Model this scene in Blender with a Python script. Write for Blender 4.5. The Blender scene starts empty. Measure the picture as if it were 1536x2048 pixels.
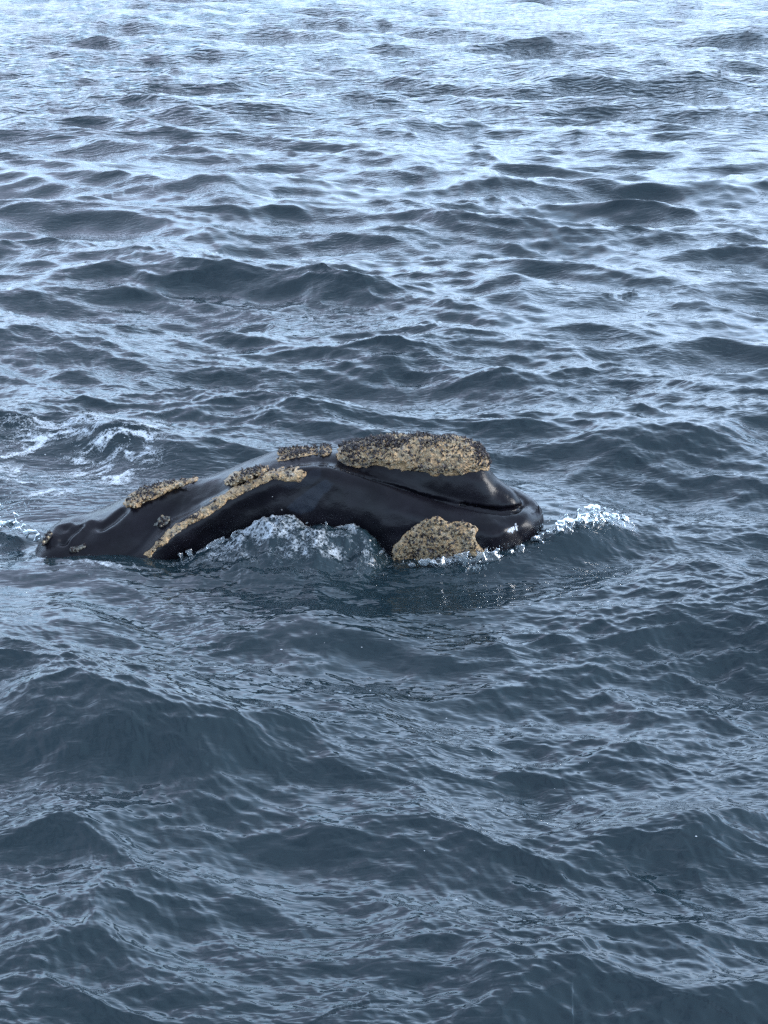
import bpy, math, random
import numpy as np
from mathutils import Vector
import openvdb as vdb

R = math.radians
rng = np.random.default_rng(11)
random.seed(5)
scene = bpy.context.scene

# ------------------------------------------------------------------ camera
PITCH = R(20.0)                      # looking down at the sea
FPX = 60.0 / 36.0 * 2048             # focal length in photo pixels
CAM_H, CAM_Y = 5.62, -14.88
cam_d = bpy.data.cameras.new('camera')
cam = bpy.data.objects.new('camera', cam_d)
scene.collection.objects.link(cam)
cam.location = (0, CAM_Y, CAM_H)
cam.rotation_euler = (math.pi / 2 - PITCH, 0, 0)
cam_d.sensor_fit = 'VERTICAL'
cam_d.sensor_height = 36.0
cam_d.lens = 60.0
cam_d.clip_start = 0.1
cam_d.clip_end = 12000
scene.camera = cam

# ------------------------------------------------------------------ world, sun, exposure
SUN_EL, SUN_AZ = R(22), R(97)        # azimuth measured from +Y towards +X
world = bpy.data.worlds.new('World')
scene.world = world
world.use_nodes = True
wn, wl = world.node_tree.nodes, world.node_tree.links
wn.clear()
w_out = wn.new('ShaderNodeOutputWorld')
w_bg = wn.new('ShaderNodeBackground')
w_bg.inputs['Strength'].default_value = 0.10
sky = wn.new('ShaderNodeTexSky')
sky.sky_type = 'NISHITA'
sky.sun_disc = False
sky.sun_elevation = SUN_EL
sky.sun_rotation = SUN_AZ
sky.air_density = 1.0
sky.dust_density = 0.2
sky.ozone_density = 2.0
tc = wn.new('ShaderNodeTexCoord')
sep = wn.new('ShaderNodeSeparateXYZ')
wl.new(tc.outputs['Generated'], sep.inputs[0])
zc = wn.new('ShaderNodeMath'); zc.operation = 'MAXIMUM'; zc.inputs[1].default_value = 0.0
wl.new(sep.outputs['Z'], zc.inputs[0])
up = wn.new('ShaderNodeCombineXYZ')                  # below the horizon the sky just repeats its rim
wl.new(sep.outputs['X'], up.inputs[0]); wl.new(sep.outputs['Y'], up.inputs[1])
zu = wn.new('ShaderNodeMath'); zu.operation = 'MAXIMUM'; zu.inputs[1].default_value = 0.012
wl.new(sep.outputs['Z'], zu.inputs[0]); wl.new(zu.outputs[0], up.inputs[2])
wl.new(up.outputs[0], sky.inputs['Vector'])
za = wn.new('ShaderNodeMath'); za.operation = 'ADD'; za.inputs[1].default_value = 0.18
wl.new(zc.outputs[0], za.inputs[0])
dx = wn.new('ShaderNodeMath'); dx.operation = 'DIVIDE'
dy = wn.new('ShaderNodeMath'); dy.operation = 'DIVIDE'
wl.new(sep.outputs['X'], dx.inputs[0]); wl.new(za.outputs[0], dx.inputs[1])
wl.new(sep.outputs['Y'], dy.inputs[0]); wl.new(za.outputs[0], dy.inputs[1])
cmb = wn.new('ShaderNodeCombineXYZ')
wl.new(dx.outputs[0], cmb.inputs[0]); wl.new(dy.outputs[0], cmb.inputs[1])
cmb.inputs[2].default_value = 3.7
cn = wn.new('ShaderNodeTexNoise')
cn.inputs['Scale'].default_value = 0.9
cn.inputs['Detail'].default_value = 7
cn.inputs['Roughness'].default_value = 0.58
cn.inputs['Distortion'].default_value = 0.4
wl.new(cmb.outputs[0], cn.inputs['Vector'])
cr = wn.new('ShaderNodeValToRGB')                    # cloud cover
cr.color_ramp.elements[0].position = 0.37
cr.color_ramp.elements[1].position = 0.57
# seen low over the sea the clouds close up
hz = wn.new('ShaderNodeMapRange'); hz.interpolation_type = 'SMOOTHSTEP'
hz.inputs['From Min'].default_value = 0.0; hz.inputs['From Max'].default_value = 0.22
hz.inputs['To Min'].default_value = 0.16; hz.inputs['To Max'].default_value = 0.0
wl.new(zc.outputs[0], hz.inputs['Value'])
ca = wn.new('ShaderNodeMath'); ca.operation = 'ADD'
wl.new(cn.outputs['Fac'], ca.inputs[0]); wl.new(hz.outputs[0], ca.inputs[1])
wl.new(ca.outputs[0], cr.inputs[0])
cr2 = wn.new('ShaderNodeValToRGB')                   # cloud thickness: thin bright, thick grey
cr2.color_ramp.elements[0].position = 0.42
cr2.color_ramp.elements[0].color = (6.9, 9.2, 12.2, 1)
cr2.color_ramp.elements[1].position = 0.62
cr2.color_ramp.elements[1].color = (2.4, 2.8, 3.9, 1)
wl.new(cn.outputs['Fac'], cr2.inputs[0])
mx = wn.new('ShaderNodeMix'); mx.data_type = 'RGBA'
wl.new(cr.outputs['Color'], mx.inputs['Factor'])
wl.new(sky.outputs['Color'], mx.inputs['A'])
wl.new(cr2.outputs['Color'], mx.inputs['B'])
# added brightness gradient tuning the sea's reflections: dim rim, bright low band, dim overhead
gr = wn.new('ShaderNodeValToRGB')
gr.color_ramp.interpolation = 'B_SPLINE'
gr.color_ramp.elements[0].position = 0.0; gr.color_ramp.elements[0].color = (0.15,) * 3 + (1,)
gr.color_ramp.elements[1].position = 1.0; gr.color_ramp.elements[1].color = (0.28,) * 3 + (1,)
for p_, v_ in ((0.12, 0.50), (0.30, 0.88), (0.60, 0.46)):
    e_ = gr.color_ramp.elements.new(p_); e_.color = (v_,) * 3 + (1,)
wl.new(zc.outputs[0], gr.inputs[0])
vm = wn.new('ShaderNodeVectorMath'); vm.operation = 'SCALE'
wl.new(mx.outputs['Result'], vm.inputs[0]); wl.new(gr.outputs[0], vm.inputs['Scale'])
wl.new(vm.outputs[0], w_bg.inputs['Color'])
wl.new(w_bg.outputs[0], w_out.inputs['Surface'])

sun_d = bpy.data.lights.new('sun', 'SUN')
sun_d.energy = 0.5                   # the sun spread by thick cloud
sun_d.angle = R(24)
sun_d.color = (1.0, 0.97, 0.94)
sun = bpy.data.objects.new('sun', sun_d)
scene.collection.objects.link(sun)
sv = Vector((math.sin(SUN_AZ) * math.cos(SUN_EL), math.cos(SUN_AZ) * math.cos(SUN_EL), math.sin(SUN_EL)))
sun.rotation_euler = sv.to_track_quat('Z', 'Y').to_euler()
sun.location = sv * 60

scene.view_settings.view_transform = 'Standard'
scene.view_settings.look = 'None'
scene.view_settings.gamma = 1
scene.view_settings.use_curve_mapping = False
scene.view_settings.exposure = 3.15
scene.render.engine = 'CYCLES'
scene.cycles.max_bounces = 8
scene.cycles.use_denoising = False

# ------------------------------------------------------------------ helpers
cp, sp = math.cos(PITCH), math.sin(PITCH)

def ray(px, py):
    x = (np.asarray(px, float) - 768) / FPX
    y = -(np.asarray(py, float) - 1024) / FPX
    return np.stack([x, y * sp + cp, y * cp - sp], -1)

def at_depth(px, py, Y):
    """world point on the line of sight through a photo pixel, at depth Y"""
    d = ray(px, py)
    t = (np.asarray(Y, float) - CAM_Y) / d[..., 1]
    return np.stack([d[..., 0] * t, d[..., 1] * t + CAM_Y, d[..., 2] * t + CAM_H], -1)

def on_water(px, py, z=0.0):
    d = ray(px, py)
    t = (z - CAM_H) / d[..., 2]
    return np.stack([d[..., 0] * t, d[..., 1] * t + CAM_Y, np.full(np.shape(t), z)], -1)

def project(P):
    x = P[..., 0]; y = P[..., 1] - CAM_Y; z = P[..., 2] - CAM_H
    f = y * cp - z * sp
    u = y * sp + z * cp
    return 768 + FPX * x / f, 1024 - FPX * u / f

def sstep(a, b, x):
    t = np.clip((x - a) / (b - a), 0, 1)
    return t * t * (3 - 2 * t)

_T = np.random.default_rng(3).random((64, 64, 64)).astype(np.float32) * 2 - 1
def vnoise(x, y, z):
    x = np.asarray(x, np.float32); y = np.asarray(y, np.float32); z = np.asarray(z, np.float32)
    x, y, z = np.broadcast_arrays(x, y, z)
    xi = np.floor(x); yi = np.floor(y); zi = np.floor(z)
    fx, fy, fz = x - xi, y - yi, z - zi
    xi = xi.astype(np.int32) & 63; yi = yi.astype(np.int32) & 63; zi = zi.astype(np.int32) & 63
    fx = fx * fx * (3 - 2 * fx); fy = fy * fy * (3 - 2 * fy); fz = fz * fz * (3 - 2 * fz)
    x1, y1, z1 = (xi + 1) & 63, (yi + 1) & 63, (zi + 1) & 63
    a = _T[xi, yi, zi] * (1 - fx) + _T[x1, yi, zi] * fx
    b = _T[xi, y1, zi] * (1 - fx) + _T[x1, y1, zi] * fx
    c = _T[xi, yi, z1] * (1 - fx) + _T[x1, yi, z1] * fx
    d = _T[xi, y1, z1] * (1 - fx) + _T[x1, y1, z1] * fx
    a = a * (1 - fy) + b * fy
    c = c * (1 - fy) + d * fy
    return a * (1 - fz) + c * fz

def fbm(x, y, z, octaves=4, gain=0.5):
    s = 0; a = 1.0; f = 1.0
    for o in range(octaves):
        s = s + a * vnoise(x * f + 17.3 * o, y * f + 5.1 * o, z * f + 9.7 * o)
        a *= gain; f *= 2.03
    return s

def make_mesh(name, verts, faces, mat=None, parent=None, smooth=True):
    """faces: (n,3) or (n,4) int array"""
    me = bpy.data.meshes.new(name)
    verts = np.ascontiguousarray(verts, np.float32)
    faces = np.ascontiguousarray(faces, np.int32)
    n, k = faces.shape
    me.vertices.add(len(verts)); me.vertices.foreach_set('co', verts.ravel())
    me.loops.add(n * k); me.loops.foreach_set('vertex_index', faces.ravel())
    me.polygons.add(n)
    me.polygons.foreach_set('loop_start', np.arange(0, n * k, k, dtype=np.int32))
    me.update(calc_edges=True)
    me.validate()
    me.polygons.foreach_set('use_smooth', np.full(len(me.polygons), smooth))
    o = bpy.data.objects.new(name, me)
    scene.collection.objects.link(o)
    if mat: me.materials.append(mat)
    if parent: o.parent = parent
    return o

def set_attr(o, name, vals):
    a = o.data.attributes.new(name, 'FLOAT', 'POINT')
    a.data.foreach_set('value', np.ascontiguousarray(vals, np.float32))

def tag(o, label=None, cat=None, group=None, kind=None):
    if label: o['label'] = label
    if cat: o['category'] = cat
    if group: o['group'] = group
    if kind: o['kind'] = kind
    return o

def field_mesh(F, origin, h):
    """quads of the zero surface of a sampled field (negative inside)"""
    g = vdb.FloatGrid(float(F.max()))
    g.copyFromArray(np.ascontiguousarray(F, np.float32))
    pts, quads = g.convertToQuads(isovalue=0.0)
    return np.asarray(pts) * h + np.asarray(origin), np.asarray(quads)[:, ::-1]

def smin(a, b, k):
    hh = np.clip(0.5 + 0.5 * (b - a) / k, 0, 1)
    return b * (1 - hh) + a * hh - k * hh * (1 - hh)

def smax(a, b, k):
    return -smin(-a, -b, k)

def tri_sample(F, origin, h, P):
    q = (P - origin) / h
    n = np.array(F.shape)
    q = np.clip(q, 0, n - 1.001)
    i = q.astype(np.int32); f = (q - i).astype(np.float32)
    x, y, z = i[..., 0], i[..., 1], i[..., 2]
    fx, fy, fz = f[..., 0], f[..., 1], f[..., 2]
    c00 = F[x, y, z] * (1 - fx) + F[x + 1, y, z] * fx
    c10 = F[x, y + 1, z] * (1 - fx) + F[x + 1, y + 1, z] * fx
    c01 = F[x, y, z + 1] * (1 - fx) + F[x + 1, y, z + 1] * fx
    c11 = F[x, y + 1, z + 1] * (1 - fx) + F[x + 1, y + 1, z + 1] * fx
    c0 = c00 * (1 - fy) + c10 * fy
    c1 = c01 * (1 - fy) + c11 * fy
    return c0 * (1 - fz) + c1 * fz

def poly_sdf(px, py, poly):
    """signed distance (negative inside) to a polygon"""
    P = np.asarray(poly, float)
    d = np.full(np.shape(px), 1e18); inside = np.zeros(np.shape(px), bool)
    for a, b in zip(P, np.roll(P, -1, 0)):
        e = b - a
        wx, wy = px - a[0], py - a[1]
        t = np.clip((wx * e[0] + wy * e[1]) / (e @ e), 0, 1)
        d = np.minimum(d, (wx - e[0] * t) ** 2 + (wy - e[1] * t) ** 2)
        c = ((a[1] > py) != (b[1] > py)) & (px < (b[0] - a[0]) * (py - a[1]) / (b[1] - a[1] + 1e-12) + a[0])
        inside ^= c
    d = np.sqrt(d)
    return np.where(inside, -d, d)

# ------------------------------------------------------------------ materials
def new_mat(name):
    m = bpy.data.materials.new(name); m.use_nodes = True
    n, l = m.node_tree.nodes, m.node_tree.links
    return m, n, l, n['Principled BSDF']

def N(n, kind, **kw):
    x = n.new(kind)
    for k, v in kw.items():
        if hasattr(x, k): setattr(x, k, v)
        else: x.inputs[k.replace('_', ' ')].default_value = v
    return x

def mat_water():
    m, n, l, b = new_mat('sea_water')
    b.inputs['Base Color'].default_value = (0.007, 0.015, 0.019, 1)
    b.inputs['Roughness'].default_value = 0.07
    b.inputs['IOR'].default_value = 1.333
    g = N(n, 'ShaderNodeNewGeometry')
    mp = N(n, 'ShaderNodeMapping'); mp.inputs['Scale'].default_value = (0.55, 1.5, 1)
    mp.inputs['Rotation'].default_value = (0, 0, 0.25)
    l.new(g.outputs['Position'], mp.inputs['Vector'])
    a = N(n, 'ShaderNodeTexNoise', Scale=11.0, Detail=1.5, Roughness=0.6, Distortion=0.6)
    l.new(mp.outputs[0], a.inputs['Vector'])
    p = N(n, 'ShaderNodeTexNoise', Scale=0.45, Detail=2.0)
    l.new(g.outputs['Position'], p.inputs['Vector'])
    r = N(n, 'ShaderNodeMapRange'); r.inputs['From Min'].default_value = 0.35; r.inputs['From Max'].default_value = 0.65
    r.inputs['To Min'].default_value = 0.25; r.inputs['To Max'].default_value = 1.0
    l.new(p.outputs['Fac'], r.inputs['Value'])
    far = N(n, 'ShaderNodeAttribute', attribute_name='unresolved')
    a2 = N(n, 'ShaderNodeTexNoise', Scale=4.2, Detail=1.5, Roughness=0.5, Distortion=0.5)
    l.new(mp.outputs[0], a2.inputs['Vector'])
    bp2 = N(n, 'ShaderNodeBump', Distance=0.12)
    l.new(far.outputs['Fac'], bp2.inputs['Strength'])
    l.new(a2.outputs['Fac'], bp2.inputs['Height'])
    bp = N(n, 'ShaderNodeBump', Distance=0.016)
    l.new(bp2.outputs[0], bp.inputs['Normal'])
    l.new(r.outputs[0], bp.inputs['Strength'])
    l.new(a.outputs['Fac'], bp.inputs['Height'])
    l.new(bp.outputs[0], b.inputs['Normal'])
    return m

def mat_skin():
    m, n, l, b = new_mat('wet_whale_skin')
    g = N(n, 'ShaderNodeNewGeometry')
    a = N(n, 'ShaderNodeTexNoise', Scale=2.2, Detail=5.0, Roughness=0.6)
    l.new(g.outputs['Position'], a.inputs['Vector'])
    cr = N(n, 'ShaderNodeValToRGB')
    cr.color_ramp.elements[0].position = 0.35; cr.color_ramp.elements[0].color = (0.002, 0.002, 0.003, 1)
    cr.color_ramp.elements[1].position = 0.72; cr.color_ramp.elements[1].color = (0.006, 0.0055, 0.008, 1)
    l.new(a.outputs['Fac'], cr.inputs[0])
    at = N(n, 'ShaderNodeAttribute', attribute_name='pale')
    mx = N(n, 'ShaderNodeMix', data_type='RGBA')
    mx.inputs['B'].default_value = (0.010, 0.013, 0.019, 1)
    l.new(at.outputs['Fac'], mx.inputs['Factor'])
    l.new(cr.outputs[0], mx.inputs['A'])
    ms = N(n, 'ShaderNodeMapping'); ms.inputs['Scale'].default_value = (1.2, 7.0, 9.0); ms.inputs['Rotation'].default_value = (0.3, 0.35, 0.5)
    l.new(g.outputs['Position'], ms.inputs['Vector'])
    sc = N(n, 'ShaderNodeTexNoise', Scale=3.5, Detail=6.0, Roughness=0.7, Distortion=0.8)
    l.new(ms.outputs[0], sc.inputs['Vector'])
    sr = N(n, 'ShaderNodeValToRGB')
    sr.color_ramp.elements[0].position = 0.60; sr.color_ramp.elements[0].color = (0, 0, 0, 1)
    sr.color_ramp.elements[1].position = 0.74; sr.color_ramp.elements[1].color = (0.55,) * 3 + (1,)
    l.new(sc.outputs['Fac'], sr.inputs[0])
    m2 = N(n, 'ShaderNodeMix', data_type='RGBA')
    m2.inputs['B'].default_value = (0.010, 0.0105, 0.015, 1)
    l.new(sr.outputs[0], m2.inputs['Factor']); l.new(mx.outputs['Result'], m2.inputs['A'])
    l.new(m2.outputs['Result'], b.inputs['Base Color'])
    r = N(n, 'ShaderNodeMapRange'); r.inputs['From Min'].default_value = 0.3; r.inputs['From Max'].default_value = 0.7
    r.inputs['To Min'].default_value = 0.16; r.inputs['To Max'].default_value = 0.34
    r2 = N(n, 'ShaderNodeTexNoise', Scale=5.0, Detail=6.0)
    l.new(g.outputs['Position'], r2.inputs['Vector'])
    l.new(r2.outputs['Fac'], r.inputs['Value'])
    l.new(r.outputs[0], b.inputs['Roughness'])
    b.inputs['IOR'].default_value = 1.23
    f = N(n, 'ShaderNodeTexNoise', Scale=38.0, Detail=4.0, Roughness=0.65)
    l.new(g.outputs['Position'], f.inputs['Vector'])
    bp = N(n, 'ShaderNodeBump', Strength=0.35, Distance=0.006)
    l.new(f.outputs['Fac'], bp.inputs['Height'])
    l.new(bp.outputs[0], b.inputs['Normal'])
    return m

def mat_callosity():
    m, n, l, b = new_mat('callosity_crust')
    g = N(n, 'ShaderNodeNewGeometry')
    a = N(n, 'ShaderNodeTexNoise', Scale=6.0, Detail=8.0, Roughness=0.78)
    l.new(g.outputs['Position'], a.inputs['Vector'])
    cr = N(n, 'ShaderNodeValToRGB')
    e = cr.color_ramp.elements
    e[0].position = 0.30; e[0].color = (0.035, 0.034, 0.032, 1)
    e[1].position = 0.74; e[1].color = (0.60, 0.50, 0.38, 1)
    for p_, c_ in ((0.40, (0.085, 0.066, 0.042, 1)), (0.47, (0.235, 0.145, 0.066, 1)), (0.55, (0.325, 0.215, 0.105, 1)), (0.64, (0.19, 0.17, 0.135, 1))):
        x = e.new(p_); x.color = c_
    l.new(a.outputs['Fac'], cr.inputs[0])
    v = N(n, 'ShaderNodeTexNoise', Scale=24.0, Detail=4.0, Roughness=0.75)
    l.new(g.outputs['Position'], v.inputs['Vector'])
    dr = N(n, 'ShaderNodeValToRGB')
    dr.color_ramp.elements[0].position = 0.37; dr.color_ramp.elements[0].color = (1, 1, 1, 1)
    dr.color_ramp.elements[1].position = 0.46; dr.color_ramp.elements[1].color = (0, 0, 0, 1)
    l.new(v.outputs['Fac'], dr.inputs[0])
    mx = N(n, 'ShaderNodeMix', data_type='RGBA')
    mx.inputs['B'].default_value = (0.022, 0.020, 0.022, 1)
    l.new(dr.outputs[0], mx.inputs['Factor'])
    l.new(cr.outputs[0], mx.inputs['A'])
    l.new(mx.outputs['Result'], b.inputs['Base Color'])
    b.inputs['Roughness'].default_value = 0.62
    vo = N(n, 'ShaderNodeTexVoronoi', Scale=55.0)
    l.new(g.outputs['Position'], vo.inputs['Vector'])
    bp = N(n, 'ShaderNodeBump', Strength=0.7, Distance=0.016)
    l.new(vo.outputs['Distance'], bp.inputs['Height'])
    l.new(bp.outputs[0], b.inputs['Normal'])
    return m

def mat_simple(name, col, rough, var=0.3, scale=30):
    m, n, l, b = new_mat(name)
    g = N(n, 'ShaderNodeNewGeometry')
    a = N(n, 'ShaderNodeTexNoise', Scale=float(scale), Detail=3.0)
    l.new(g.outputs['Position'], a.inputs['Vector'])
    cr = N(n, 'ShaderNodeValToRGB')
    cr.color_ramp.elements[0].position = 0.3
    cr.color_ramp.elements[0].color = tuple(c * (1 - var) for c in col) + (1,)
    cr.color_ramp.elements[1].position = 0.7
    cr.color_ramp.elements[1].color = tuple(min(1, c * (1 + var)) for c in col) + (1,)
    l.new(a.outputs['Fac'], cr.inputs[0])
    l.new(cr.outputs[0], b.inputs['Base Color'])
    b.inputs['Roughness'].default_value = rough
    return m

def mat_foam():
    m, n, l, b = new_mat('sea_foam')
    g = N(n, 'ShaderNodeNewGeometry')
    at = N(n, 'ShaderNodeAttribute', attribute_name='foam')
    a = N(n, 'ShaderNodeTexNoise', Scale=26.0, Detail=5.0, Roughness=0.7)
    l.new(g.outputs['Position'], a.inputs['Vector'])
    vo = N(n, 'ShaderNodeTexVoronoi', Scale=30.0, feature='DISTANCE_TO_EDGE')
    wp = N(n, 'ShaderNodeVectorMath', operation='MULTIPLY_ADD')
    wp.inputs[1].default_value = (0.06, 0.06, 0.06)
    l.new(a.outputs['Color'], wp.inputs[0]); l.new(g.outputs['Position'], wp.inputs[2])
    l.new(wp.outputs[0], vo.inputs['Vector'])
    ve = N(n, 'ShaderNodeMath', operation='MULTIPLY_ADD'); ve.inputs[1].default_value = -1.1
    l.new(vo.outputs['Distance'], ve.inputs[0]); l.new(a.outputs['Fac'], ve.inputs[2])
    ad = N(n, 'ShaderNodeMath', operation='ADD')
    l.new(at.outputs['Fac'], ad.inputs[0]); l.new(ve.outputs[0], ad.inputs[1])
    r = N(n, 'ShaderNodeMapRange', interpolation_type='SMOOTHSTEP')
    r.inputs['From Min'].default_value = 0.42; r.inputs['From Max'].default_value = 1.35
    r.inputs['To Max'].default_value = 0.92
    l.new(ad.outputs[0], r.inputs['Value'])
    b.inputs['Base Color'].default_value = (0.44, 0.48, 0.51, 1)
    b.inputs['Roughness'].default_value = 0.5
    b.inputs['Subsurface Weight'].default_value = 0.0
    bp = N(n, 'ShaderNodeBump', Strength=0.6, Distance=0.01)
    l.new(a.outputs['Fac'], bp.inputs['Height']); l.new(bp.outputs[0], b.inputs['Normal'])
    l.new(r.outputs[0], b.inputs['Alpha'])
    return m

def mat_splash():
    m, n, l, b = new_mat('splashing_water')
    b.inputs['Base Color'].default_value = (0.52, 0.59, 0.62, 1)
    b.inputs['Roughness'].default_value = 0.08
    b.inputs['IOR'].default_value = 1.333
    b.inputs['Transmission Weight'].default_value = 0.9
    return m

M_WATER, M_SKIN, M_CALL = mat_water(), mat_skin(), mat_callosity()
M_DARK = mat_simple('dark_growth', (0.020, 0.015, 0.016), 0.55, 0.5)
M_BARN = mat_simple('barnacle_shell', (0.24, 0.19, 0.12), 0.6, 0.35)
M_WHITE = mat_simple('white_skin_mark', (0.42, 0.44, 0.46), 0.45, 0.15)
M_GREY = mat_simple('grey_crust', (0.060, 0.060, 0.050), 0.6, 0.8, 45)
M_FOAM, M_SPLASH = mat_foam(), mat_splash()

# ------------------------------------------------------------------ whale as a sculpted field
H = 0.012
GO = np.array([-3.75, -1.15, -0.62]); GN = np.array([5.45, 2.25, 1.72])
nx, ny, nz = (GN / H).astype(int)
gx = (GO[0] + np.arange(nx) * H).astype(np.float32)
gy = (GO[1] + np.arange(ny) * H).astype(np.float32)[None, :, None]
gz = (GO[2] + np.arange(nz) * H).astype(np.float32)[None, None, :]

def smooth_interp(x, xs, ys):
    """monotone-ish smooth interpolation through control points"""
    xs = np.asarray(xs, float); ys = np.asarray(ys, float)
    dd = np.gradient(ys, xs)
    i = np.clip(np.searchsorted(xs, x) - 1, 0, len(xs) - 2)
    hh = xs[i + 1] - xs[i]; t = np.clip((x - xs[i]) / hh, 0, 1)
    return ((2*t**3 - 3*t**2 + 1) * ys[i] + (t**3 - 2*t**2 + t) * hh * dd[i]
            + (-2*t**3 + 3*t**2) * ys[i+1] + (t**3 - t**2) * hh * dd[i+1])

# centre line depth along the head (it points a little towards the boat)
CX = at_depth([-300, -60, 75, 130, 200, 300, 600, 900, 1086], [1100] * 9, [-.25, -.32, -.32, -.22, -.1, 0, 0.0, -0.1, -0.24])
def yc_of(x): return smooth_interp(x, CX[:, 0], CX[:, 1])
YC = yc_of(gx).astype(np.float32)[:, None, None]

def curve(tab):
    """(px, py, Y - centre) control points -> world points"""
    t = np.asarray(tab, float)
    x = at_depth(t[:, 0], t[:, 1], np.zeros(len(t)))[:, 0]
    return at_depth(t[:, 0], t[:, 1], yc_of(x) + t[:, 2])

# upper head: pixel x, pixel y of its top, half width, half height
UP = np.array([
    (-150, 1235, .40, .22), (-40, 1190, .42, .22), (30, 1145, .44, .22), (66, 1106, .46, .22), (85, 1078, .50, .24),
    (105, 1060, .54, .27), (135, 1048, .60, .31),
    (170, 1040, .65, .36), (200, 1027, .67, .42), (250, 1002, .62, .5), (300, 984, .59, .56), (390, 965, .53, .58),
    (450, 955, .49, .55), (540, 938, .42, .50), (600, 921, .38, .46), (640, 911, .365, .44), (700, 901, .35, .42),
    (760, 894, .33, .42), (830, 891, .32, .42), (900, 893, .31, .40), (940, 904, .285, .38), (968, 926, .26, .34),
    (990, 953, .23, .28), (1014, 972, .20, .22), (1032, 987, .15, .17), (1046, 1008, .05, .06)])
U3 = curve(np.c_[UP[:, 0], UP[:, 1], np.zeros(len(UP))])
def prof(col): return smooth_interp(gx, U3[:, 0], col).astype(np.float32)[:, None, None]
u_top, u_ry, u_rz = prof(U3[:, 2]), prof(UP[:, 2]), prof(UP[:, 3])
qy = np.abs(gy - YC) / u_ry
qz = np.abs(gz - (u_top - u_rz)) / u_rz
FU = ((qy ** 2.2 + qz ** 2.2) ** (1 / 2.2) - 1) * np.minimum(u_ry, u_rz)
FU = np.where((gx > U3[-1, 0])[:, None, None], np.maximum(FU, (gx - U3[-1, 0])[:, None, None]), FU)

# lip ridge running from the chin tip back over its peak and down into the water
RG = curve([(230, 1150, -.60), (290, 1111, -.58), (322, 1081, -.56), (353, 1056, -.54), (383, 1037, -.515), (420, 1013, -.48),
            (482, 976, -.43), (540, 951, -.40), (576, 944, -.37), (611, 938, -.35), (656, 941, -.34), (720, 958, -.34),
            (772, 975, -.345), (850, 1001, -.345), (928, 1019, -.335), (988, 1031, -.30), (1030, 1032, -.235),
            (1052, 1029, -.15), (1064, 1023, -.06), (1066, 1014, .03), (1060, 1003, .12), (1048, 993, .20), (1030, 983, .27),
            (990, 965, .32), (900, 940, .35)])
# jaw under it: full width
NR = 18
JX = RG[:NR, 0]
JTOP = RG[:NR, 2]
j_top = smooth_interp(gx, np.r_[JX, 1.42], np.r_[JTOP, 0.14]).astype(np.float32)[:, None, None] + 0.03
JW = np.array([(-300, .40), (75, .44), (200, .58), (300, .62), (400, .57), (480, .54), (600, .52), (700, .54), (800, .58), (880, .63), (960, .63), (1090, .62)])
CXW = at_depth(JW[:, 0], np.full(len(JW), 1080.0), np.full(len(JW), -0.2))
xf = at_depth(1076, 1040, -0.24)[0]; xb = at_depth(760, 1040, -0.1)[0]
j_w = smooth_interp(gx, CXW[:, 0], JW[:, 1])
j_ry = j_w * np.sqrt(np.clip(1 - np.clip((gx - xb) / (xf - xb), 0, 1) ** 4.5, 1e-4, 1))
j_ry = j_ry.astype(np.float32)[:, None, None]
j_zc = np.minimum(0.18, j_top - 0.10)
j_rz = j_top - j_zc
qy = np.abs(gy - YC) / j_ry
qz = np.where(gz > j_zc, (gz - j_zc) / j_rz, (j_zc - gz) / 0.5)
j_rz = np.maximum(j_rz, 0.12)
FJ = ((qy ** 3.3 + qz ** 3.3) ** (1 / 3.3) - 1) * np.minimum(j_ry, j_rz)

def tube(pts, rad, sub=10):
    """distance to a round strand through 3-D points (radius per point), evaluated only where it matters"""
    pts = np.asarray(pts, float); rad = np.broadcast_to(np.asarray(rad, float), (len(pts),))
    t = np.arange(len(pts)); tt = np.linspace(0, len(pts) - 1, (len(pts) - 1) * sub + 1)
    P = np.stack([smooth_interp(tt, t, pts[:, k]) for k in range(3)], 1)
    Rr = np.interp(tt, t, rad)
    out = np.full((nx, ny, nz), 1.0, np.float32)
    pad = 0.25
    for p, r in zip(P, Rr):
        lo = np.maximum(((p - r - pad - GO) / H).astype(int), 0)
        hi = np.minimum(((p + r + pad - GO) / H).astype(int) + 1, (nx, ny, nz))
        if (hi <= lo).any(): continue
        sl = tuple(slice(a, b) for a, b in zip(lo, hi))
        d = np.sqrt((gx[sl[0]][:, None, None] - p[0]) ** 2 + (gy[:, sl[1]] - p[1]) ** 2 + (gz[:, :, sl[2]] - p[2]) ** 2) - r
        np.minimum(out[sl], d, out=out[sl])
    return out

KU = (0.03 + 0.13 * sstep(-0.2, -0.9, gx)).astype(np.float32)[:, None, None]
FJ = np.maximum(FJ, (gx - xf + 0.01)[:, None, None])
F = smin(FU, FJ, KU)
rr = np.interp(np.arange(len(RG)), [0, 4, 9, 14, 18, 24], [.10, .09, .085, .09, .10, .08])
F = smin(F, tube(RG - np.c_[np.zeros((len(RG), 2)), rr * 0.9], rr), 0.10)
F = smin(F, tube(curve([(1000, 1075, -.36), (1032, 1071, -.24), (1052, 1065, -.13), (1060, 1054, -.02), (1057, 1042, .10)]), .10), 0.09)
# groove between lip and upper jaw
GR = curve([(850, 994, -.27), (928, 1013, -.26), (988, 1025, -.225), (1020, 1024, -.17),
            (1042, 1018, -.08), (1050, 1008, .02), (1046, 996, .10), (1030, 984, .17)])
F = smax(F, -tube(GR + np.array([0, 0, 0.01]), np.interp(np.arange(len(GR)), [0, 1, 2, 3, 5, 7], [.02, .028, .03, .03, .028, .02])), 0.025)

def grad_norm(F):
    g0, g1, g2 = np.gradient(F, H)
    return F / np.maximum(np.sqrt(g0 * g0 + g1 * g1 + g2 * g2), 0.25)

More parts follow.
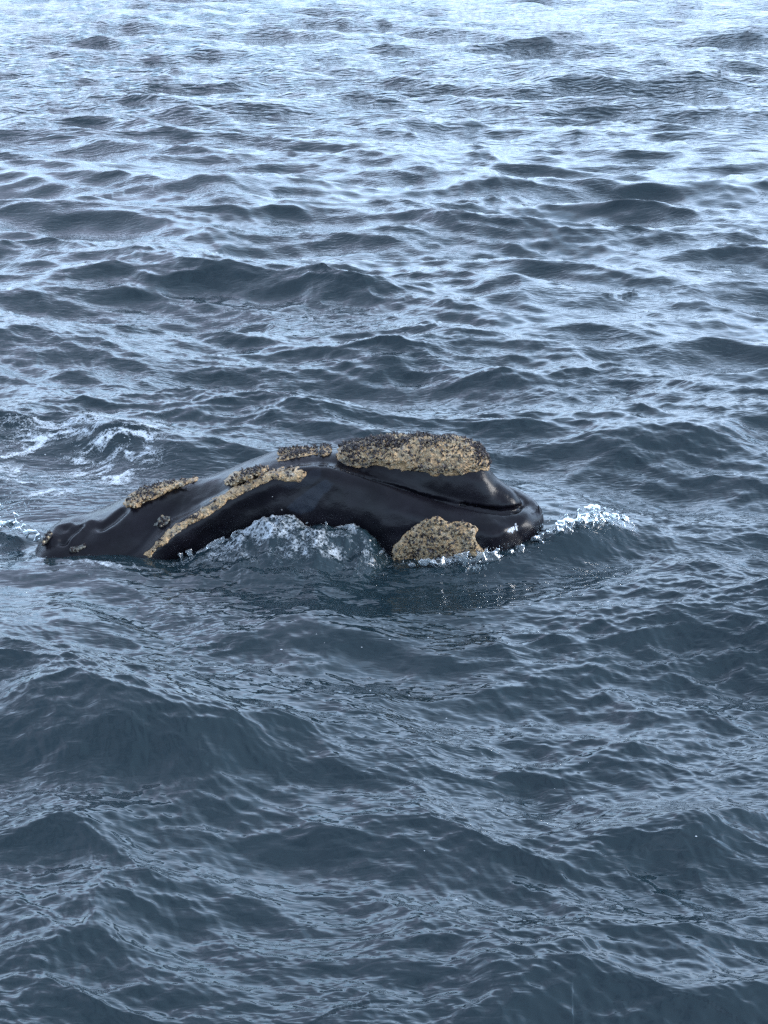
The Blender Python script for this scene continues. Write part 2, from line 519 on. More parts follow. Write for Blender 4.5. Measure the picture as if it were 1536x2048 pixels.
def raycast(px, py, F):
    """first hit of lines of sight with the body field"""
    d = ray(np.atleast_1d(np.asarray(px, float)), np.atleast_1d(np.asarray(py, float)))
    d = d / np.linalg.norm(d, axis=1, keepdims=True)
    o = np.array([0, CAM_Y, CAM_H])
    t = np.full(len(d), 12.6); prev = t.copy(); hit = np.zeros(len(d), bool)
    for k in range(420):
        P = o + d * t[:, None]
        inb = ((P > GO + H) & (P < GO + np.array([nx, ny, nz]) * H - 2 * H)).all(1)
        f = np.where(inb, tri_sample(F, GO, H, P), 1)
        hit |= f < 0
        t = np.where(hit, t, t + 0.012)
    return o + d * t[:, None], hit

def carve(F, pix, r, depth, k):
    P, hit = raycast(*np.array(pix, float).T, F)
    dv = P - np.array([0, CAM_Y, CAM_H]); dv /= np.linalg.norm(dv, axis=1, keepdims=True)
    return smax(F, -tube(P - dv * (np.array(r)[..., None] - depth), r), k)
def mound(F, pix, r, depth, k):
    P, hit = raycast(*np.array(pix, float).T, F)
    dv = P - np.array([0, CAM_Y, CAM_H]); dv /= np.linalg.norm(dv, axis=1, keepdims=True)
    return smin(F, tube(P + dv * (np.array(r)[..., None] - depth), r), k)
# mouth line, carved where it runs on the skin
F = carve(F, [(640, 931), (700, 948), (750, 962), (800, 977), (850, 994), (900, 1007), (928, 1013), (960, 1021), (988, 1027), (1010, 1027), (1030, 1023), (1042, 1013)],
          np.array([.012, .018, .022, .025, .027, .028, .028, .028, .028, .028, .025, .02]), np.array([[.014, .026, .034, .042, .05, .056, .056, .056, .056, .052, .04, .024]]).T, 0.014)
# blowhole fold and small hollows
F = mound(F, [(142, 1082), (160, 1066), (182, 1050)], np.array([.05, .06, .05]), 0.03, 0.08)
F = mound(F, [(104, 1080), (118, 1062), (140, 1055)], np.array([.05, .06, .05]), 0.03, 0.08)
F = carve(F, [(128, 1082), (135, 1072), (148, 1062), (163, 1052)], np.array([.035, .04, .035, .02]), 0.035, 0.05)
F = carve(F, [(205, 1050), (225, 1036), (244, 1020)], np.array([.05, .05, .04]), 0.010, 0.06)
# softly uneven blubber
XX, YY, ZZ = gx[:, None, None], gy, gz
F = F + 0.010 * vnoise(XX * 4.2, YY * 4.2, ZZ * 4.2) + 0.003 * vnoise(XX * 14 + 9, YY * 14, ZZ * 14)
F = grad_norm(F).astype(np.float32)
F[0] = F[-1] = 0.1; F[:, 0] = F[:, -1] = 0.1; F[:, :, 0] = F[:, :, -1] = 0.1

whale = bpy.data.objects.new('whale', None)
scene.collection.objects.link(whale)
tag(whale, 'black whale head with tan barnacled callosities, breaking the surface of the sea', 'whale')
bv, bq = field_mesh(F, GO, H)
ppx, ppy = project(bv)
body = make_mesh('body', bv, bq, M_SKIN, whale)
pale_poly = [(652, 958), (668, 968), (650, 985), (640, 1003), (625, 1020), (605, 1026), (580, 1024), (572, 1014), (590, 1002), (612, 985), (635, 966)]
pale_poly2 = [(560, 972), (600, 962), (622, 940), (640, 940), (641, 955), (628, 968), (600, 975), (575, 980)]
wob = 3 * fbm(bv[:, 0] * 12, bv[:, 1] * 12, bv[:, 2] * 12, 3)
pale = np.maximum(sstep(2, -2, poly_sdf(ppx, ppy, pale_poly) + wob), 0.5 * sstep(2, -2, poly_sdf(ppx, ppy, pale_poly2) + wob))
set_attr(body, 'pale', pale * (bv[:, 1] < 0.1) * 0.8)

def grad_at(P):
    e = 0.012
    g = np.stack([tri_sample(F, GO, H, P + e * np.eye(3)[k]) - tri_sample(F, GO, H, P - e * np.eye(3)[k]) for k in range(3)], -1)
    return g / np.maximum(np.linalg.norm(g, axis=-1, keepdims=True), 1e-6)

# ------------------------------------------------------------------ callosities: crusts grown on the skin
def shards(P, Nn, size, wid, lean, name, mat, parent):
    """small upright blades / tufts, joined into one part"""
    V, Fc = [], []
    for k in range(len(P)):
        n = Nn[k] + rng.normal(0, lean, 3); n /= np.linalg.norm(n)
        a = np.cross(n, rng.normal(0, 1, 3)); a /= np.linalg.norm(a); b = np.cross(n, a)
        s = size * rng.uniform(0.45, 1.4); w = wid * rng.uniform(0.6, 1.4)
        base = len(V)
        p = P[k] - n * 0.006
        bend = a * rng.normal(0, 0.25) * s
        for (ca, cb) in ((1, 0), (-.4, .8), (-.6, -.7)):
            V.append(p + (a * ca + b * cb) * w)
        for (ca, cb) in ((1, 0), (-.4, .8), (-.6, -.7)):
            V.append(p + n * s * 0.6 + bend * 0.4 + (a * ca + b * cb) * w * rng.uniform(0.7, 1.3))
        V.append(p + n * s + bend)
        for i in range(3):
            j = (i + 1) % 3
            Fc += [(base + i, base + j, base + 3 + j), (base + i, base + 3 + j, base + 3 + i), (base + 3 + i, base + 3 + j, base + 6)]
    o = make_mesh(name, np.array(V), np.array(Fc), mat, parent, smooth=False)
    o['kind'] = 'stuff'
    return o

def barnacles(P, Nn, r0, name, mat, parent):
    """truncated cones with a sunken mouth"""
    V, Fc = [], []
    K = 7
    for k in range(len(P)):
        n = Nn[k]; a = np.cross(n, rng.normal(0, 1, 3)); a /= np.linalg.norm(a); b = np.cross(n, a)
        r = r0 * rng.uniform(0.6, 1.5); hh = r * rng.uniform(0.5, 1.0)
        base = len(V); p = P[k] - n * 0.004
        for (rad, z) in ((1, 0), (0.62, hh), (0.38, hh * 0.55)):
            for i in range(K):
                t = 2 * math.pi * i / K
                V.append(p + (a * math.cos(t) + b * math.sin(t)) * r * rad + n * z)
        for q in range(2):
            for i in range(K):
                j = (i + 1) % K
                o1, o2 = base + q * K, base + (q + 1) * K
                Fc += [(o1 + i, o1 + j, o2 + j), (o1 + i, o2 + j, o2 + i)]
        for i in range(1, K - 1):
            Fc.append((base + 2 * K, base + 2 * K + i, base + 2 * K + i + 1))
    o = make_mesh(name, np.array(V), np.array(Fc), mat, parent, smooth=False)
    o['kind'] = 'stuff'
    return o

def callosity(poly, thick, label, mirror=False, h=0.008, dark=0.5, barn=0.5, edge=14, rough=1.0, name='callosity', mat=None):
    poly = np.asarray(poly, float)
    c = poly.mean(0)
    inner = np.concatenate([poly * 0.97 + c * 0.03, poly * 0.5 + c * 0.5])
    P, hit = raycast(inner[:, 0], inner[:, 1], F)
    P = P[hit]
    lo, hi = P.min(0) - 0.12, P.max(0) + 0.12
    if mirror:
        yc = yc_of(np.array([(lo[0] + hi[0]) / 2]))[0]
        hi[1] = max(hi[1], 2 * yc - lo[1])
    lo = np.maximum(lo, GO + 2 * H); hi = np.minimum(hi, GO + np.array([nx, ny, nz]) * H - 3 * H)
    n = np.ceil((hi - lo) / h).astype(int)
    A = np.stack(np.meshgrid(*[lo[k] + np.arange(n[k]) * h for k in range(3)], indexing='ij'), -1).astype(np.float32)
    fb = tri_sample(F, GO, H, A)
    B = A.copy()
    if mirror:
        ycx = yc_of(A[..., 0]).astype(np.float32) + 0.02
        B[..., 1] = np.where(A[..., 1] > ycx, 2 * ycx - A[..., 1], A[..., 1])
    qx, qy = project(B)
    sd = poly_sdf(qx, qy, poly)
    if mirror:
        sd = np.where(A[..., 1] > ycx, np.minimum(sd, np.where(qy < np.interp(qx, poly[:, 0], poly[:, 1]), sd, sd)), sd)
    sd = sd + 4.5 * fbm(A[..., 0] * 13, A[..., 1] * 13, A[..., 2] * 13, 3, 0.6)
    m = sstep(1, -edge, sd)
    lump = fbm(A[..., 0] * 16, A[..., 1] * 16, A[..., 2] * 16, 2) * 0.013 + np.abs(fbm(A[..., 0] * 36, A[..., 1] * 36, A[..., 2] * 36, 2)) * 0.024
    t = np.where(m > 0.01, thick * m ** 0.8 + rough * lump * m ** 0.6, -0.03)
    G = fb - t
    # hidden inner side sits just under the skin
    G = np.maximum(G, -(fb + 0.02))
    G[0] = G[-1] = 0.05; G[:, 0] = G[:, -1] = 0.05; G[:, :, 0] = G[:, :, -1] = 0.05
    v, q = field_mesh(G, lo, h)
    o = make_mesh(name, v, q, mat or M_CALL, whale)
    if label: o['label'] = label
    # growth on it
    fbv = tri_sample(F, GO, H, v.astype(np.float32))
    cand = np.where(fbv > thick * 0.45)[0]
    gn = grad_at(v.astype(np.float32))
    if len(cand):
        nb = int(len(cand) * 0.06 * barn)
        if nb > 4:
            s = rng.choice(cand, nb)
            barnacles(v[s], gn[s], 0.011, 'barnacle', M_BARN, o)
        pat = fbm(v[cand, 0] * 7, v[cand, 1] * 7, v[cand, 2] * 7 + 4, 3)
        up = gn[cand, 2] + 0.55 * (gn[cand, 1])
        w = np.clip(pat * 0.9 + up * 1.1 - 0.45, 0, None) ** 1.2 + 0.10
        w = w / w.sum()
        nd = int(len(cand) * 0.03 * dark)
        if nd > 4:
            s = rng.choice(cand, nd, p=w)
            shards(v[s], gn[s] + np.array([0, 0, .35]), 0.032, 0.009, 0.5, 'dark_tuft', M_DARK, o)
    return o

bonnet = [(690, 880), (720, 872), (760, 860), (850, 855), (930, 862), (968, 880), (984, 905), (984, 932), (975, 940), (955, 944), (930, 948),
          (890, 952), (860, 950), (830, 946), (800, 938), (770, 934), (740, 932), (715, 934), (690, 930), (676, 921), (670, 910), (680, 897)]
callosity(bonnet, 0.060, 'large rounded callosity on top of the snout, topped with dark growth', mirror=True, dark=2.6, barn=0.8, edge=18)
callosity([(640, 899), (660, 888), (690, 876), (694, 884), (672, 896), (660, 908), (648, 914), (639, 913)], 0.028, 'small dark-tufted callosity behind the snout crust', mirror=True, dark=4, edge=9, rough=0.5)
callosity([(552, 914), (580, 905), (636, 898), (636, 906), (600, 914), (570, 922), (552, 926)], 0.014, 'thin broken callosity on the crest of the head', mirror=True, dark=4, edge=7, rough=0.3)
callosity([(446, 960), (470, 946), (500, 936), (535, 930), (540, 938), (520, 950), (490, 962), (466, 970), (448, 970)], 0.038, 'short callosity above the lip peak', dark=1.6, edge=8)
callosity([(248, 1008), (262, 988), (290, 970), (330, 962), (392, 955), (396, 963), (360, 975), (320, 990), (290, 1006), (268, 1018), (252, 1017)], 0.038, 'elongated tan callosity on the crest behind the lip', dark=1.4, edge=9, rough=0.7)
callosity([(616, 945), (606, 935), (570, 934), (536, 942), (500, 960), (460, 980), (420, 1004), (385, 1028), (350, 1052), (318, 1078), (284, 1112), (298, 1115),
           (325, 1092), (345, 1072), (375, 1050), (400, 1038), (440, 1014), (480, 992), (520, 972), (548, 960), (575, 964), (600, 961), (615, 954)],
          0.018, 'long narrow callosity running down the lip ridge into the water', dark=0.7, edge=9, rough=0.5)
callosity([(776, 1150), (780, 1110), (790, 1090), (808, 1068), (829, 1050), (855, 1040), (884, 1035), (898, 1043), (928, 1043), (950, 1053), (957, 1063), (953, 1080), (965, 1100), (975, 1135), (900, 1160)],
          0.032, 'broad sandy callosity on the chin at the waterline', dark=1.4, barn=1.3, edge=10)
callosity([(138, 1100), (142, 1094), (158, 1090), (174, 1086), (170, 1096), (156, 1105), (142, 1107)], 0.022, 'small grey callosity beside the blowhole', dark=3, rough=0.5, mat=M_GREY, edge=7)
callosity([(304, 1052), (314, 1046), (325, 1036), (338, 1036), (338, 1044), (326, 1050), (312, 1053)], 0.02, 'tiny dark callosity above the lip ridge', dark=3, mat=M_GREY, edge=6)
callosity([(80, 1092), (84, 1078), (94, 1066), (106, 1060), (104, 1070), (96, 1082), (88, 1096)], 0.035, 'grey callosity at the rear by the waterline', dark=3, rough=0.5, mat=M_GREY, edge=7)

# white mark on the chin and pale flecks on the skin
def skin_patch(name, pix_polys, lift, mat):
    V, Fc = [], []
    for poly in pix_polys:
        poly = np.asarray(poly, float); c = poly.mean(0)
        x0, y0 = poly.min(0) - 1; x1, y1 = poly.max(0) + 1
        xs = np.arange(x0, x1, 1.0); ys = np.arange(y0, y1, 1.0)
        X, Y = np.meshgrid(xs, ys, indexing='ij')
        ins = poly_sdf(X, Y, poly) < 0.4
        P, hit = raycast(X.ravel(), Y.ravel(), F)
        P = P + grad_at(P.astype(np.float32)) * lift
        idx = np.full(X.size, -1); ok = (ins.ravel() & hit)
        idx[ok] = np.arange(ok.sum()) + len(V)
        V += list(P[ok]); I = idx.reshape(X.shape)
        for i in range(len(xs) - 1):
            for j in range(len(ys) - 1):
                q = (I[i, j], I[i + 1, j], I[i + 1, j + 1], I[i, j + 1])
                if min(q) >= 0: Fc.append(q)
    o = make_mesh(name, np.array(V), np.array(Fc), mat, whale)
    sol = o.modifiers.new('thick', 'SOLIDIFY'); sol.thickness = 0.006; sol.offset = 0
    return o
wm = skin_patch('white_mark', [[(1013, 1064), (1017, 1058), (1023, 1054), (1028, 1053), (1029, 1060), (1026, 1062), (1025, 1068), (1021, 1064), (1017, 1066)],
                               [(1029, 1048), (1032, 1047), (1033, 1052), (1037, 1052), (1034, 1056), (1037, 1060), (1032, 1062), (1030, 1057)]], 0.004, M_WHITE)
wm['label'] = 'small white mark on the front of the chin'
sx = np.concatenate([rng.uniform(640, 960, 90), rng.uniform(150, 620, 70)]); sy = rng.uniform(945, 1110, 160)
P, hit = raycast(sx, sy, F)
keep = hit & (P[:, 2] > 0.05)
P = P[keep]
barnacles(P, grad_at(P.astype(np.float32)), 0.0055, 'barnacle_fleck', M_WHITE, whale)

# ------------------------------------------------------------------ the sea surface
def ocean_tile(Nn, L, lam_hi, lam_lo, B, seed, wind, spread):
    g = np.random.default_rng(seed)
    k = 2 * np.pi * np.fft.fftfreq(Nn, L / Nn)
    KX, KY = np.meshgrid(k, k, indexing='ij')
    K = np.hypot(KX, KY); K[0, 0] = 1e-6
    th = np.arctan2(KY, KX) - wind
    D = np.cos(th / 2) ** 2
    D = D ** spread * 0.97 + 0.03
    lam = 2 * np.pi / K
    S = B * K ** -4 * D * (lam < lam_hi) * (lam >= lam_lo)
    a = np.sqrt(S) * (2 * np.pi / L) * (g.normal(size=K.shape) + 1j * g.normal(size=K.shape)) / math.sqrt(2)
    h = np.fft.ifft2(a) * Nn * Nn
    ex = np.fft.ifft2(1j * KX / K * a) * Nn * Nn
    ey = np.fft.ifft2(1j * KY / K * a) * Nn * Nn
    return np.stack([ex.real, ey.real, h.real], -1).astype(np.float32)

def tile_sample(T, L, x, y):
    n = T.shape[0]
    u = (x / L * n); v = (y / L * n)
    i = np.floor(u); j = np.floor(v)
    fu = (u - i).astype(np.float32)[:, None]; fv = (v - j).astype(np.float32)[:, None]
    i = i.astype(np.int64) % n; j = j.astype(np.int64) % n
    i1, j1 = (i + 1) % n, (j + 1) % n
    return (T[i, j] * (1 - fu) + T[i1, j] * fu) * (1 - fv) + (T[i, j1] * (1 - fu) + T[i1, j1] * fu) * fv

WIND = R(-104)
BANDS = []       # (tile, L, shortest wavelength, rotation, chop)
for (Nn, L, hi, lo, B, sd, rot, chop, spread) in (
        (512, 61.0, 7.5, 3.0, 0.024, 1, 0.0, 1.1, 16),
        (512, 61.0, 3.0, 1.3, 0.050, 2, 0.05, 1.0, 14),
        (1024, 47.0, 1.3, 0.55, 0.042, 3, -0.08, 0.9, 10),
        (1024, 29.0, 0.55, 0.25, 0.025, 4, 0.1, 0.8, 9),
        (1024, 13.3, 0.25, 0.11, 0.026, 5, -0.15, 0.5, 9),
        (1024, 7.1, 0.11, 0.05, 0.020, 6, 0.2, 0.3, 9)):
    BANDS.append((ocean_tile(Nn, L, hi, lo, B, sd, WIND - rot, spread), L, lo, rot, chop))

# local swells pushed up by the whale
def seg_field(x, y, pts):
    """nearest distance to a plan polyline, the interpolated value there, and the side (+ = towards the boat)"""
    best = np.full(x.shape, 1e9); val = np.zeros(x.shape); side = np.zeros(x.shape)
    pts = np.asarray(pts, float)
    for a, b in zip(pts[:-1], pts[1:]):
        e = b[:2] - a[:2]
        t = np.clip(((x - a[0]) * e[0] + (y - a[1]) * e[1]) / (e @ e), 0, 1)
        ddx = x - a[0] - e[0] * t; ddy = y - a[1] - e[1] * t
        d = np.hypot(ddx, ddy)
        s = np.sign(e[1] * ddx - e[0] * ddy)
        w = d < best
        best = np.where(w, d, best); val = np.where(w, a[2] + (b[2] - a[2]) * t, val); side = np.where(w, s, side)
    return best, val, side

def crest(tab):
    """(px, py, height): crest pixels in the photo lifted by their height -> plan points"""
    t = np.asarray(tab, float)
    return np.array([list(on_water(a, b, c)[:2]) + [c] for a, b, c in t])

BOW = crest([(770, 1128, .02), (850, 1124, .06), (960, 1106, .09), (1040, 1096, .09), (1090, 1076, .15), (1150, 1052, .22), (1200, 1040, .22), (1262, 1048, .14), (1350, 1066, .02)])
WASH = np.array([(-1.85, -0.74, 0.0), (-1.6, -0.72, .10), (-1.30, -0.68, .27), (-0.95, -0.66, .33), (-0.55, -0.66, .35), (-0.28, -0.68, .32), (-0.12, -0.72, .22), (0.03, -0.78, .0)])
LEFT = crest([(-120, 1005, .15), (-20, 1026, .17), (30, 1042, .13), (75, 1072, .04)])

# the larger single waves: crest line, width of the face towards the boat, width of the back
SWELLS = [(crest(t), a, b) for t, a, b in (
    ([(-80, 1436, .12), (0, 1446, .17), (140, 1468, .18), (300, 1478, .15), (420, 1500, .12), (570, 1550, .02)], .36, .75),
    ([(1050, 1630, .03), (1180, 1610, .10), (1330, 1590, .13), (1450, 1585, .13), (1600, 1578, .10)], .32, .6),
    ([(860, 2010, .03), (1000, 1965, .11), (1150, 1960, .10), (1270, 2005, .02)], .26, .5),
    ([(-40, 1250, .06), (100, 1240, .11), (200, 1260, .10), (340, 1280, .02)], .32, .6),
    ([(520, 1290, .02), (640, 1262, .12), (760, 1270, .10), (910, 1292, .02)], .30, .6),
    ([(1100, 168, .1), (1200, 130, .50), (1300, 128, .46), (1400, 140, .46), (1490, 168, .05)], 1.3, 2.4),
    ([(110, 245, .1), (220, 212, .36), (300, 217, .30), (370, 205, .40), (450, 224, .1)], 1.0, 2.0),
    ([(1170, 880, .03), (1300, 850, .15), (1420, 835, .18), (1580, 828, .15)], .45, .9),
    ([(360, 372, .1), (450, 352, .26), (590, 380, .1)], .9, 1.6),
    ([(940, 596, .05), (1040, 573, .22), (1140, 584, .10)], .6, 1.2),
    ([(1000, 850, .03), (1090, 812, .14), (1190, 830, .04)], .4, .8))]

def free_swell(x, y):
    z = np.zeros(x.shape)
    for pts, a, b in SWELLS:
        lo, hi = pts[:, :2].min(0) - 3 * b, pts[:, :2].max(0) + 3 * b
        m = (x > lo[0]) & (x < hi[0]) & (y > lo[1]) & (y < hi[1])
        if not m.any(): continue
        xw = x[m] + 0.25 * a * fbm(x[m] / a * .5, y[m] / a * .5, 4.4, 2); yw = y[m] + 0.5 * a * fbm(x[m] / a * .5 + 8, y[m] / a * .5, 1.1, 2)
        d, v, s = seg_field(xw, yw, pts)
        z[m] += v * np.where(s > 0, np.exp(-(d / a) ** 1.6), np.exp(-(d / b) ** 1.7))
    return z

def local_swell(x, y):
    z = np.zeros(x.shape)
    d, v, s = seg_field(x, y, BOW)
    z += v * np.where(s > 0, np.exp(-(d / 0.25) ** 2), np.exp(-(d / 0.36) ** 2))
    # trough in front of the bow wave
    z -= 0.35 * v * np.where(s > 0, np.exp(-((d - 0.55) / 0.28) ** 2), 0)
    d, v, s = seg_field(x, y, WASH)
    n1 = 1 + 0.30 * fbm(x * 3.1, y * 3.1, 2.0, 6, 0.55)
    z += v * n1 * (1 + 0.25 * fbm(x * 2.2 + 5, 0.5, 8.0, 3)) * np.where(s > 0, np.exp(-(d / 0.50) ** 1.6), np.exp(-(d / 0.25) ** 2))
    z += 0.08 * np.exp(-((x + 2.55) / 0.7) ** 2) * np.exp(-((y + 0.75) / 0.5) ** 2)
    d, v, s = seg_field(x, y, LEFT)
    z += v * (1 + 0.3 * fbm(x * 5, y * 5, 1.0, 3)) * np.where(s > 0, np.exp(-(d / 0.30) ** 2), np.exp(-(d / 0.3) ** 2))
    return z

def calm(x, y):
    """waves flatten close to the animal"""
    d = np.hypot(np.clip(np.abs(x + 0.85) - 2.2, 0, None), np.clip(np.abs(y + 0.15) - 0.75, 0, None))
    return 0.25 + 0.75 * sstep(0.0, 2.2, d)

def surface(x, y, spacing):
    P = np.stack([x, y, np.zeros_like(x)], -1).astype(np.float64)
    cal = calm(x, y)
    gust = np.clip(1.0 + 1.1 * fbm(x * 0.4 + 3, y * 0.22, 0.5, 3), 0.15, 2.2)
    for n, (T, L, lo, rot, chop) in enumerate(BANDS):
        w = sstep(1.0 * lo, 0.4 * lo, spacing)
        act = w > 0.001
        if not act.any(): continue
        c, s = math.cos(rot), math.sin(rot)
        # shorter waves ride on the longer ones
        X, Y = (P[act, 0] if n else x[act]), (P[act, 1] if n else y[act])
        u = c * x[act] - s * y[act] + 7.7 * n; v = s * x[act] + c * y[act] + 3.1 * n
        D = tile_sample(T, L, u, v)
        amp = w[act] * (cal[act] if n < 3 else 0.4 + 0.6 * cal[act])
        if n >= 3: amp = amp * gust[act]
        P[act, 0] += chop * amp * (c * D[:, 0] + s * D[:, 1])
        P[act, 1] += chop * amp * (-s * D[:, 0] + c * D[:, 1])
        P[act, 2] += amp * D[:, 2]
    P[:, 2] += free_swell(P[:, 0], P[:, 1])
    near = np.hypot(x, y) < 6
    P[near, 2] += local_swell(P[near, 0], P[near, 1])
    return P

# one sheet round the boat, out to the horizon, finest where the sea is close
dep = np.concatenate([np.linspace(88, 39.5, 24)[:-1], np.linspace(39.5, 2.6, 1080)])
r_near = CAM_H / np.tan(np.radians(dep))
r_far = np.geomspace(r_near[-1], 6000, 46)[1:]
rad = np.concatenate([r_near, r_far])
azf = np.linspace(-15.5, 15.5, 880)
sid = 15.5 + np.cumsum(np.geomspace(0.045, 6.0, 70)); sid = 15.5 + (sid - 15.5) * (164.5 / (sid[-1] - 15.5))
az = np.radians(np.concatenate([-sid[::-1], azf, sid[:-1]]))     # -180 .. 180, joined at the back
RR, AA = np.meshgrid(rad, az, indexing='ij')
wx, wy = (RR * np.sin(AA)).ravel(), (CAM_Y + RR * np.cos(AA)).ravel()
spac = np.maximum(np.gradient(rad)[:, None], RR * np.abs(np.gradient(az))[None, :] ).ravel() * 0.5
spac = np.maximum(spac, RR.ravel() * np.broadcast_to(np.gradient(az)[None, :], RR.shape).ravel())
WP = surface(wx, wy, spac)
nr, na = RR.shape
I = np.arange(nr * na).reshape(nr, na)
In = np.roll(I, -1, 1)
quads = np.stack([I[:-1], I[1:], In[1:], In[:-1]], -1).reshape(-1, 4)[:, ::-1]
sea = make_mesh('water', WP, quads, M_WATER)
set_attr(sea, 'unresolved', sstep(0.05, 0.16, spac))     # where the mesh is too wide for the short ripples
tag(sea, 'choppy grey-blue open sea with small dark wave crests', 'water', kind='structure')

# ------------------------------------------------------------------ foam sheets lying on the water
def foam_sheet(name, label, poly_pix, density, gain=1.15, h=0.016, lift=0.010, sx=1.0, scale=2.6, z=0.0, soft=40, thr=0.15):
    poly = np.asarray(poly_pix, float)
    W = on_water(poly[:, 0], poly[:, 1], z)
    lo, hi = W[:, :2].min(0) - 0.1, W[:, :2].max(0) + 0.1
    X, Y = np.meshgrid(np.arange(lo[0], hi[0], h), np.arange(lo[1], hi[1], h), indexing='ij')
    P = surface(X.ravel(), Y.ravel(), np.full(X.size, 0.02))
    qx, qy = project(np.stack([X.ravel(), Y.ravel(), np.full(X.size, z)], -1))
    reg = sstep(soft * 0.4, -soft, poly_sdf(qx, qy, poly))
    x, y = X.ravel(), Y.ravel()
    wxx = x + 0.12 * fbm(x * 2.5, y * 2.5, 7.7, 3); wyy = y + 0.12 * fbm(x * 2.5 + 9, y * 2.5, 3.3, 3)
    f1 = fbm(wxx * scale * sx, wyy * scale * 1.5, 1.5, 5, 0.6)
    f2 = 1 - np.abs(fbm(wxx * scale * 1.6 * sx, wyy * scale * 2.0, 5.5, 4, 0.55)) * 2.4
    dens = reg * (0.55 * f1 + 0.42 * np.clip(f2, -0.5, 1) + density)
    keep = dens > thr - 0.15
    P[:, 2] += lift
    idx = np.full(X.size, -1); idx[keep] = np.arange(keep.sum())
    Iq = idx.reshape(X.shape)
    q = np.stack([Iq[:-1, :-1], Iq[1:, :-1], Iq[1:, 1:], Iq[:-1, 1:]], -1).reshape(-1, 4)
    q = q[(q >= 0).all(1)]
    o = make_mesh(name, P[keep], q, M_FOAM)
    set_attr(o, 'foam', np.clip((dens[keep] - thr) * gain, 0, 1))
    return tag(o, label, 'foam', kind='stuff')

foam_sheet('foam', 'lacy white foam drifting behind the whale on the left',
           [(-60, 850), (120, 846), (330, 858), (355, 900), (340, 945), (240, 1000), (100, 1015), (-60, 1005)], 0.20, gain=1.05, sx=0.7, scale=3.7)
foam_sheet('foam', 'churned white foam washing along the flank of the whale',
           [(355, 1128), (385, 1150), (470, 1150), (600, 1165), (770, 1150), (790, 1105), (740, 1080), (690, 1050), (600, 1045), (480, 1060), (420, 1090)],
           0.26, gain=0.66, h=0.011, scale=5.0, soft=26, z=0.0, lift=0.012)

foam_sheet('foam', 'thin white foam lines along the waterline below the rear of the head',
           [(60, 1108), (150, 1118), (260, 1124), (380, 1118), (400, 1150), (300, 1150), (180, 1150), (70, 1138)], 0.02, gain=0.9, h=0.011, scale=4.5, soft=16)
foam_sheet('foam', 'thin foam threads at the waterline under the chin',
           [(740, 1120), (860, 1120), (980, 1100), (1090, 1072), (1270, 1050), (1280, 1085), (1100, 1105), (990, 1130), (860, 1150), (750, 1150)], 0.0, gain=0.8, h=0.011, scale=5.0, soft=14)

def flecks():
    V, Fc = [], []
    spots = [(470, 1335, 30, 14, 14), (1110, 1215, 60, 25, 12), (700, 1300, 300, 120, 26), (430, 1460, 20, 10, 8), (1000, 1560, 350, 200, 26), (150, 930, 120, 45, 60)]
    for (cx, cy, sxx, syy, n_) in spots:
        for k in range(n_ // 2):
            p = on_water(cx + rng.normal(0, sxx * .6), cy + rng.normal(0, syy * .6))
            q = surface(np.array([p[0]]), np.array([p[1]]), np.array([0.02]))[0]
            r = rng.uniform(0.002, 0.0075); e = rng.uniform(0.7, 1.8)
            b = len(V)
            for i in range(7):
                t = 2 * math.pi * i / 7
                V.append(q + np.array([math.cos(t) * r * e, math.sin(t) * r, 0.001]) * rng.uniform(.85, 1.1))
            V.append(q + np.array([0, 0, r * .7 + 0.002]))
            Fc += [(b + i, b + (i + 1) % 7, b + 7) for i in range(7)]
    o = make_mesh('foam_fleck', np.array(V), np.array(Fc), mat_simple('bubble_froth', (0.32, 0.35, 0.37), 0.6, 0.15))
    tag(o, 'small loose flecks of froth scattered on the water', 'foam', kind='stuff')
flecks()

